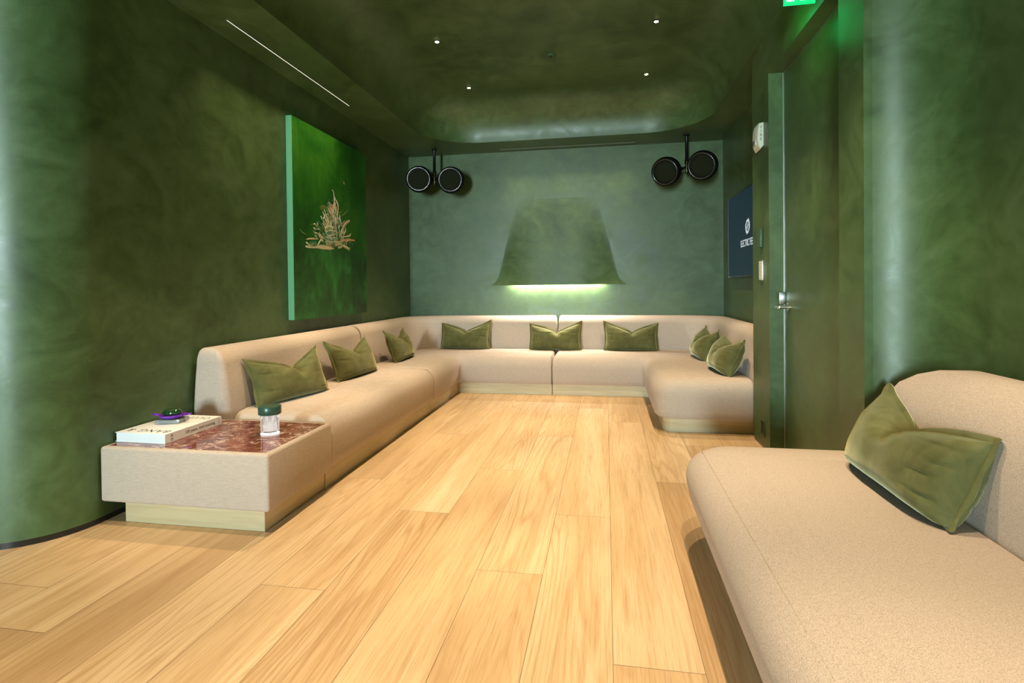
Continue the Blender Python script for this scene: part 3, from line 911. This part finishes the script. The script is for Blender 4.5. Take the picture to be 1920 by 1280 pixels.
# ------------------------------------------------------------------ speakers
def speaker_pair(px, py, centers, dirs, label):
    e = empty('speaker_pair', (px, py, ZC), label, 'speaker', 'black twin drum speakers hung from the soffit')
    O = Vector((px, py, ZC))
    bm = bmesh.new()
    lathe(bm, [(0, -.001), (.034, -.001), (.034, -.008), (.020, -.012), (.0165, -.020), (.0165, -.245), (.020, -.25), (.020, -.27), (0, -.27)], 24)
    sharp(obj('ceiling_pole', bm, BLACK, e, True))
    kz = -.315
    bm = bmesh.new()
    lathe(bm, [(0, -.268), (.017, -.268), (.024, -.28), (.024, -.30), (.013, -.31), (.013, -.33), (.026, -.335), (.026, -.36), (.012, -.372), (.010, -.395), (.016, -.40), (.016, -.412), (0, -.418)], 20)
    k = obj('swivel_joint', bm, JOINT, e, True); sharp(k)
    for c, d in zip(centers, dirs):
        c = Vector(c) - O; d = Vector(d).normalized()
        M = aim(c, d)                              # +Z toward the listener
        bm = bmesh.new()
        lathe(bm, [(0, -.165), (.085, -.165), (.122, -.150), (.147, -.105), (.152, -.055), (.147, -.015), (.138, -.001), (.128, .002), (.124, -.010), (0, -.010)], 56, M)
        b = obj('drum', bm, DRUM, e, True); sharp(b, 60)
        bm = bmesh.new()
        pr = [(.1265 + .0036 * math.cos(2 * PI * i / 12), .002 + .0036 * math.sin(2 * PI * i / 12)) for i in range(13)]
        lathe(bm, pr, 64, M); obj('rim_ring', bm, RING, b, True)
        bm = bmesh.new(); lathe(bm, [(0, .0005), (.080, 0), (.104, -.004), (.108, -.0095)], 48, M); obj('grille', bm, GRILLE, b, True)
        bm = bmesh.new()
        tube(bm, Vector((0, 0, -.348)), c + d * -.09 + (Vector((0, 0, -.348)) - c).normalized() * .12, .013, 14)
        s = (Vector((0, 0, -.348)) * .72 + c * .28)
        lathe(bm, [(0, -.02), (.019, -.02), (.019, .02), (0, .02)], 16, aim(s, c - Vector((0, 0, -.348))))
        obj('bracket_arm', bm, BLACK, e, True)
speaker_pair(-1.945, 5.985, [(-2.085, 5.83, 2.335), (-1.715, 5.84, 2.312)], [(.16, -1, -.12), (.10, -1, -.10)],
             'pair of round black speakers hung from the soffit in the left back corner')
speaker_pair(.862, 5.985, [(.615, 5.80, 2.280), (.968, 5.72, 2.310)], [(-.42, -1, -.30), (-.38, -1, -.26)],
             'pair of round black speakers hung from the soffit in the right back corner')

# ------------------------------------------------------------------ television
tv = empty('television', (XR, 5.03, 1.17), 'black wall television with white logo on dark blue, half hidden behind the door wall', 'television')
bm = bmesh.new(); add_box(bm, -.056, -.012, -.735, .735, -.005, .79, .004); sharp(obj('casing', bm, BLACKM, tv))
box('wall_bracket', -.0125, -.0005, -.25, .25, .2, .6, BLACK, tv)
sc_ = box('screen', -.0585, -.0562, -.727, .727, .012, .778, SCREEN, tv)
box('bezel_strip', -.0595, -.0562, .7275, .734, -.003, .788, plain('bezel_metal', (.25, .26, .25, 1), .3, 1.), tv)
# screen graphics: local x of the sign runs along -Y (toward the camera side), up is Z
MS = Matrix(((0, 0, -1, -.0590), (-1, 0, 0, 0), (0, 1, 0, 0), (0, 0, 0, 1)))
def sign_arc(bm, r0, r1, a0, a1, M, n=28, t=.0006, taper=None):
    pts = []
    for i in range(n + 1):
        a = R(a0 + (a1 - a0) * i / n); rr = r1
        pts.append((rr * math.cos(a), rr * math.sin(a)))
    for i in range(n, -1, -1):
        a = R(a0 + (a1 - a0) * i / n); f = 1 if taper is None else 1 - taper * (i / n)
        rr = r1 - (r1 - r0) * f
        pts.append((rr * math.cos(a), rr * math.sin(a)))
    ngon_plate(bm, pts, M, t)
ML = MS @ Matrix.Translation((.022, .440, 0))
bm = bmesh.new()
rL = .0640
sign_arc(bm, rL * .68, rL * .97, 200, -8, ML, 30, .0006, -.0)
sign_arc(bm, rL * .68, rL * .97, 172, 380 - 8, ML, 30, .0006)
sign_arc(bm, rL * 1.04, rL * 1.14, 75, -25, ML); sign_arc(bm, rL * 1.04, rL * 1.14, 255, 155, ML)
ngon_plate(bm, [(-rL * .66, -rL * .16), (-rL * .6, -rL * .24), (rL * .66, rL * .16), (rL * .6, rL * .24)], ML, .0007)
ngon_plate(bm, [(-.0035, -rL * .55), (.0035, -rL * .55), (.0035, rL * .55), (-.0035, rL * .55)], ML, .0007)
obj('logo_symbol', bm, SCREENW, sc_)
text_mesh('screen_lettering', 'ELECTRIC FEEL', .088, MS @ Matrix.Translation((0, .297, 0)), SCREENW, sc_, .0003, .84, .92)

# ------------------------------------------------------------------ small fittings on the door wall
fx = XD
fs = empty('fire_strobe', (fx, 3.84, 2.08), 'white fire alarm strobe high on the door wall beside the door', 'fire alarm')
bm = bmesh.new()
# side outline: flat against the wall, bulged in front, cut back below
prof = [(-.001, -.070), (-.020, -.092), (-.034, -.062), (-.040, -.02), (-.036, .05), (-.028, .080), (-.001, .086)]
ys = (-.070, -.064, .050, .062)
cols = []
for y in ys:
    k = .93 if y == ys[0] else (.70 if y == ys[-1] else 1)
    cols.append([bm.verts.new((x * k, y, z * k)) for x, z in prof])
for a, b in zip(cols, cols[1:]):
    for i in range(len(prof)):
        j = (i + 1) % len(prof); bm.faces.new((a[i], b[i], b[j], a[j]))
bm.faces.new(cols[0]); bm.faces.new(cols[-1][::-1])
sharp(obj('housing', bm, WHITE, fs), 30)
bm = bmesh.new(); add_box(bm, -.045, -.030, -.035, .030, -.056, -.015, .004); sharp(obj('strobe_lens', bm, plain('strobe_lens', (.45, .46, .44, 1), .1), fs))
bm = bmesh.new(); add_box(bm, -.0485, -.0452, -.025, .015, -.048, -.040); add_box(bm, -.0485, -.0452, -.020, .008, -.032, -.028); obj('flash_tube', bm, GREYINK, fs)
MF = Matrix(((1, 0, 0, -.016), (0, 0, -1, -.0702), (0, 1, 0, .052), (0, 0, 0, 1)))
for k, ch in enumerate('FIRE'):
    text_mesh('fire_lettering', ch, .026, MF @ Matrix.Translation((0, -k * .026, 0)), GREYINK, fs, .0004)

sp = empty('blank_wall_plate', (fx, 3.838, 1.407), 'green painted cover plate on the door wall, above the pale keypad', 'wall plate')
box('plate', -.016, -.0005, -.036, .036, -.062, .062, GREENP, sp, .002)
box('edge_trim', -.0166, -.0161, -.035, .035, -.061, .061, GREENP, sp)
kp = empty('keypad', (fx, 3.822, 1.192), 'pale slim wall keypad on the door wall, below the green cover plate', 'keypad')
box('frame', -.010, -.0005, -.042, .042, -.068, .068, STEEL, kp, .002)
box('button_panel', -.0125, -.0102, -.036, .030, -.060, .060, WHITE, kp)
bm = bmesh.new()
for k in range(6): add_box(bm, -.0135, -.0126, -.024, .018, -.050 + k * .0185, -.050 + k * .0185 + .007)
obj('buttons', bm, plain('button_grey', (.55, .52, .46, 1), .4), kp)
ot = empty('wall_outlet', (fx, 3.812, .140), 'recessed dark floor-level outlet low on the door wall', 'outlet')
bm = bmesh.new()
for y0, y1, z0, z1 in ((-.042, -.034, -.052, .052), (.034, .042, -.052, .052), (-.034, .034, .045, .052), (-.034, .034, -.052, -.045)): add_box(bm, -.006, -.0005, y0, y1, z0, z1)
obj('frame', bm, GREENP, ot)
box('socket', -.003, -.0006, -.034, .034, -.045, .045, DARKHOLE, ot)

ex = empty('exit_sign', (fx, 2.87, 2.60), 'glowing green exit sign projecting from the door wall above the door', 'exit sign')
box('panel', -.150, -.006, -.006, .006, -.122, .06, EXITG, ex)
box('wall_mount', -.0055, -.0005, -.02, .02, -.10, .05, GREENP, ex)
MX = Matrix(((1, 0, 0, -.078), (0, 0, -1, -.0064), (0, 1, 0, -.062), (0, 0, 0, 1)))
text_mesh('exit_lettering', 'EXIT', .150, MX, EXITW, ex, .0003, .42, 1.0)
L = bpy.data.lights.new('exit_glow', 'POINT'); L.energy = 1.7; L.color = (.0, 1, .20); L.shadow_soft_size = .11
lo = bpy.data.objects.new('exit_glow', L); lo.location = (fx - .12, 3.05, 2.45); C.objects.link(lo)

# ------------------------------------------------------------------ on the table: book, glass object, glass lamp
ZM = TZ + .0012
bk = empty('book', (-2.216, 2.415, ZM), 'thick white coffee-table book with black lettering lying on the marble table', 'book', None, R(-1.2))
BW, BL, BT = .284, .372, .046
box('front_cover', -BW / 2, BW / 2, -BL / 2, BL / 2, BT - .003, BT, PAPER, bk, .0008)
box('back_cover', -BW / 2, BW / 2, -BL / 2, BL / 2, .0003, .0033, PAPER, bk, .0008)
box('spine', BW / 2 - .004, BW / 2, -BL / 2, BL / 2, .0034, BT - .0031, PAPER, bk)
box('page_block', -BW / 2 + .006, BW / 2 - .0042, -BL / 2 + .002, BL / 2 - .002, .0034, BT - .0031, PAGES, bk)
# cover lettering reads from the far side
MC = Matrix.Translation((0, 0, BT)) @ Matrix.Rotation(PI, 4, 'Z')
text_mesh('cover_title', 'BANG', .060, MC @ Matrix.Translation((-.035, .135, 0)), INK, bk, .0003, .95, 1.2)
text_mesh('cover_ampersand', '&', .058, MC @ Matrix.Translation((.100, .135, 0)), INK, bk, .0003, .95)
text_mesh('cover_title', 'OLUFSEN', .050, MC @ Matrix.Translation((-.005, -.130, 0)), INK, bk, .0003, .9, 1.25)
MSP = Matrix(((0, 0, 1, BW / 2), (1, 0, 0, 0), (0, 1, 0, BT / 2), (0, 0, 0, 1)))
text_mesh('spine_title', '100 years. And counting.', .0215, MSP @ Matrix.Translation((.038, 0, 0)), INK, bk, .0003, .95)
text_mesh('spine_emblem', 'B', .018, MSP @ Matrix.Translation((-.145, .009, 0)) @ Matrix.Rotation(PI / 2, 4, 'Z'), INK, bk)
text_mesh('spine_emblem', 'O', .018, MSP @ Matrix.Translation((-.145, -.009, 0)) @ Matrix.Rotation(PI / 2, 4, 'Z'), INK, bk)
box('spine_rule', BW / 2, BW / 2 + .0003, .166, .1675, .008, BT - .010, INK, bk)

gy, gx, gz = 2.445, -2.238, ZM + BT + .0008
go = empty('glass_ornament', (gx, gy, gz), 'small glass ornament, green dome on purple dish and clear block, standing on the book', 'ornament', None, R(12))
box('acrylic_block', -.062, .062, -.045, .045, 0, .020, plain('clear_acrylic', (.78, .80, .84, 1), .04, 0., Transmission_Weight=.7), go, .001)
bm = bmesh.new(); n = 40
# almond-shaped purple dish with two pointed ends
rows = []
for (s, z) in ((.0, .0208), (.55, .0215), (.85, .0280), (1.0, .0400), (.97, .0425), (.80, .0340), (.5, .0280), (.0, .027)):
    row = []
    for i in range(n):
        a = 2 * PI * i / n; c, sn = math.cos(a), math.sin(a)
        row.append(bm.verts.new((.064 * s * c, .056 * s * sn, z)))
    rows.append(row)
for a, b in zip(rows, rows[1:]):
    for i in range(n): bm.faces.new((a[i], a[(i + 1) % n], b[(i + 1) % n], b[i]))
bmesh.ops.remove_doubles(bm, verts=bm.verts[:], dist=1e-5)
for sx in (-1, 1):      # two drawn-out tips
    r = bmesh.ops.create_uvsphere(bm, u_segments=20, v_segments=12, radius=1)
    for v in r['verts']:
        x, y, z = v.co
        v.co = Vector((sx * .078 + x * .024, y * .010, .0395 + z * .006 + sx * x * .004))
obj('purple_dish', bm, plain('purple_glass', (.20, .015, .60, 1), .05, 0., Transmission_Weight=.35, Coat_Weight=.6), go, True)
bm = bmesh.new()
bmesh.ops.create_uvsphere(bm, u_segments=40, v_segments=24, radius=1)
for v in bm.verts:
    x, y, z = v.co
    v.co = Vector((x * .048, y * .034, .0500 + z * (.0225 + .004 * x)))
obj('green_dome', bm, plain('green_glass', (.006, .045, .008, 1), .03, 0., Specular_IOR_Level=.7, Coat_Weight=1.0, Coat_Roughness=.01), go, True)

lp = empty('table_lamp', (-1.690, 2.468, ZM + .0006), 'small portable lamp of fluted clear glass under a dark green cap on the marble table', 'lamp')
bm = bmesh.new()
ro, ri, hh = .0405, .0365, .100
lathe(bm, [(0, 0), (ro - .003, 0), (ro, .004), (ro, hh), (ri, hh), (ri, .016), (ri - .004, .012), (0, .012)], 120, None, 40, .0035, (.004, hh))
obj('fluted_glass', bm, glass('fluted_glass', (.98, .98, .97, 1), .0, 1.16), lp, True)
bm = bmesh.new()
lathe(bm, [(0, hh + .0006), (.053, hh + .0006), (.055, hh + .003), (.055, hh + .037), (.053, hh + .0405), (0, hh + .041)], 64)
sharp(obj('cap', bm, CAPG, lp, True), 40)
bm = bmesh.new(); lathe(bm, [(0, hh - .006), (.033, hh - .006), (.033, hh + .0004), (0, hh + .0004)], 40)
obj('led_disc', bm, emit('lamp_led', (1, .90, .80, 1), 26), lp)
bm = bmesh.new(); lathe(bm, [(0, .0165), (.0325, .0165), (.0335, .020), (.0335, hh - .0065), (0, hh - .0065)], 40)
obj('added_glow_core', bm, emit('added_core_emit', (1, .91, .84, 1), .8), lp, True)  # emissive core added inside so the clear glass looks lit
bm = bmesh.new(); lathe(bm, [(ro + .0005, .0), (ro + .0042, .001), (ro + .0042, .0065), (ro + .0005, .0075)], 64)
obj('added_glow_rim', bm, emit('added_rim_emit', (1, .95, .90, 1), 1.6), lp, True)  # emissive ring added for the bright bottom edge of the glass

# ------------------------------------------------------------------ added window lamp, slot lights, ambient
def area(name, loc, rot, sx, sy, e, col, spread=180):
    L = bpy.data.lights.new(name, 'AREA'); L.shape = 'RECTANGLE'; L.size = sx; L.size_y = sy; L.energy = e; L.color = col; L.spread = R(spread)
    o = bpy.data.objects.new(name, L); o.location = loc; o.rotation_euler = rot; C.objects.link(o); return o
# cool lamp standing in for daylight at the added, unseen rear window
area('unseen_window_lamp', ((WX0 + WX1) / 2, YREAR + .02, (WZ0 + WZ1) / 2), (R(90), 0, 0), WX1 - WX0 - .1, WZ1 - WZ0 - .1, 1080, (.72, .94, .96))
# linear slots
area('slot_beam', (-2.199, 3.63, ZC - .006), (0, 0, 0), .012, 1.5, 7, (1, .76, .46), 70)
area('slot_beam', (-.435, 6.158, ZC - .006), (0, 0, 0), 1.5, .012, 6, (1, .80, .52), 50)

w = bpy.data.worlds.new('World'); S.world = w; w.use_nodes = True
w.node_tree.nodes['Background'].inputs[0].default_value = (.75, .9, 1, 1)
w.node_tree.nodes['Background'].inputs[1].default_value = .15

# ------------------------------------------------------------------ camera
f, yaw, pitch, roll = 1005.7, .17339, .01137, .01082
cyy, syy, cp, spp = math.cos(yaw), math.sin(yaw), math.cos(pitch), math.sin(pitch)
F = Vector((-syy * cp, cyy * cp, -spp)); Rr = Vector((cyy, syy, 0)); D = F.cross(Rr)
c, s = math.cos(roll), math.sin(roll)
rt = c * Rr + s * D; dn = -s * Rr + c * D
cam = bpy.data.cameras.new('Camera'); co = bpy.data.objects.new('Camera', cam); C.objects.link(co)
co.matrix_world = Matrix(((rt.x, -dn.x, -F.x, 0), (rt.y, -dn.y, -F.y, 0), (rt.z, -dn.z, -F.z, 1.10), (0, 0, 0, 1)))
cam.sensor_width = 36; cam.sensor_fit = 'HORIZONTAL'; cam.lens = f / 1920 * 36
cam.shift_y = -(640 - 549) / 1920
cam.clip_start = .02
S.camera = co
S.view_settings.view_transform = 'Standard'; S.view_settings.look = 'None'
S.view_settings.exposure = 0; S.view_settings.gamma = 1; S.view_settings.use_curve_mapping = False
S.cycles.max_bounces = 10; S.cycles.diffuse_bounces = 3; S.cycles.glossy_bounces = 4; S.cycles.transmission_bounces = 8
S.cycles.caustics_reflective = False; S.cycles.caustics_refractive = False
S.cycles.sample_clamp_indirect = 4
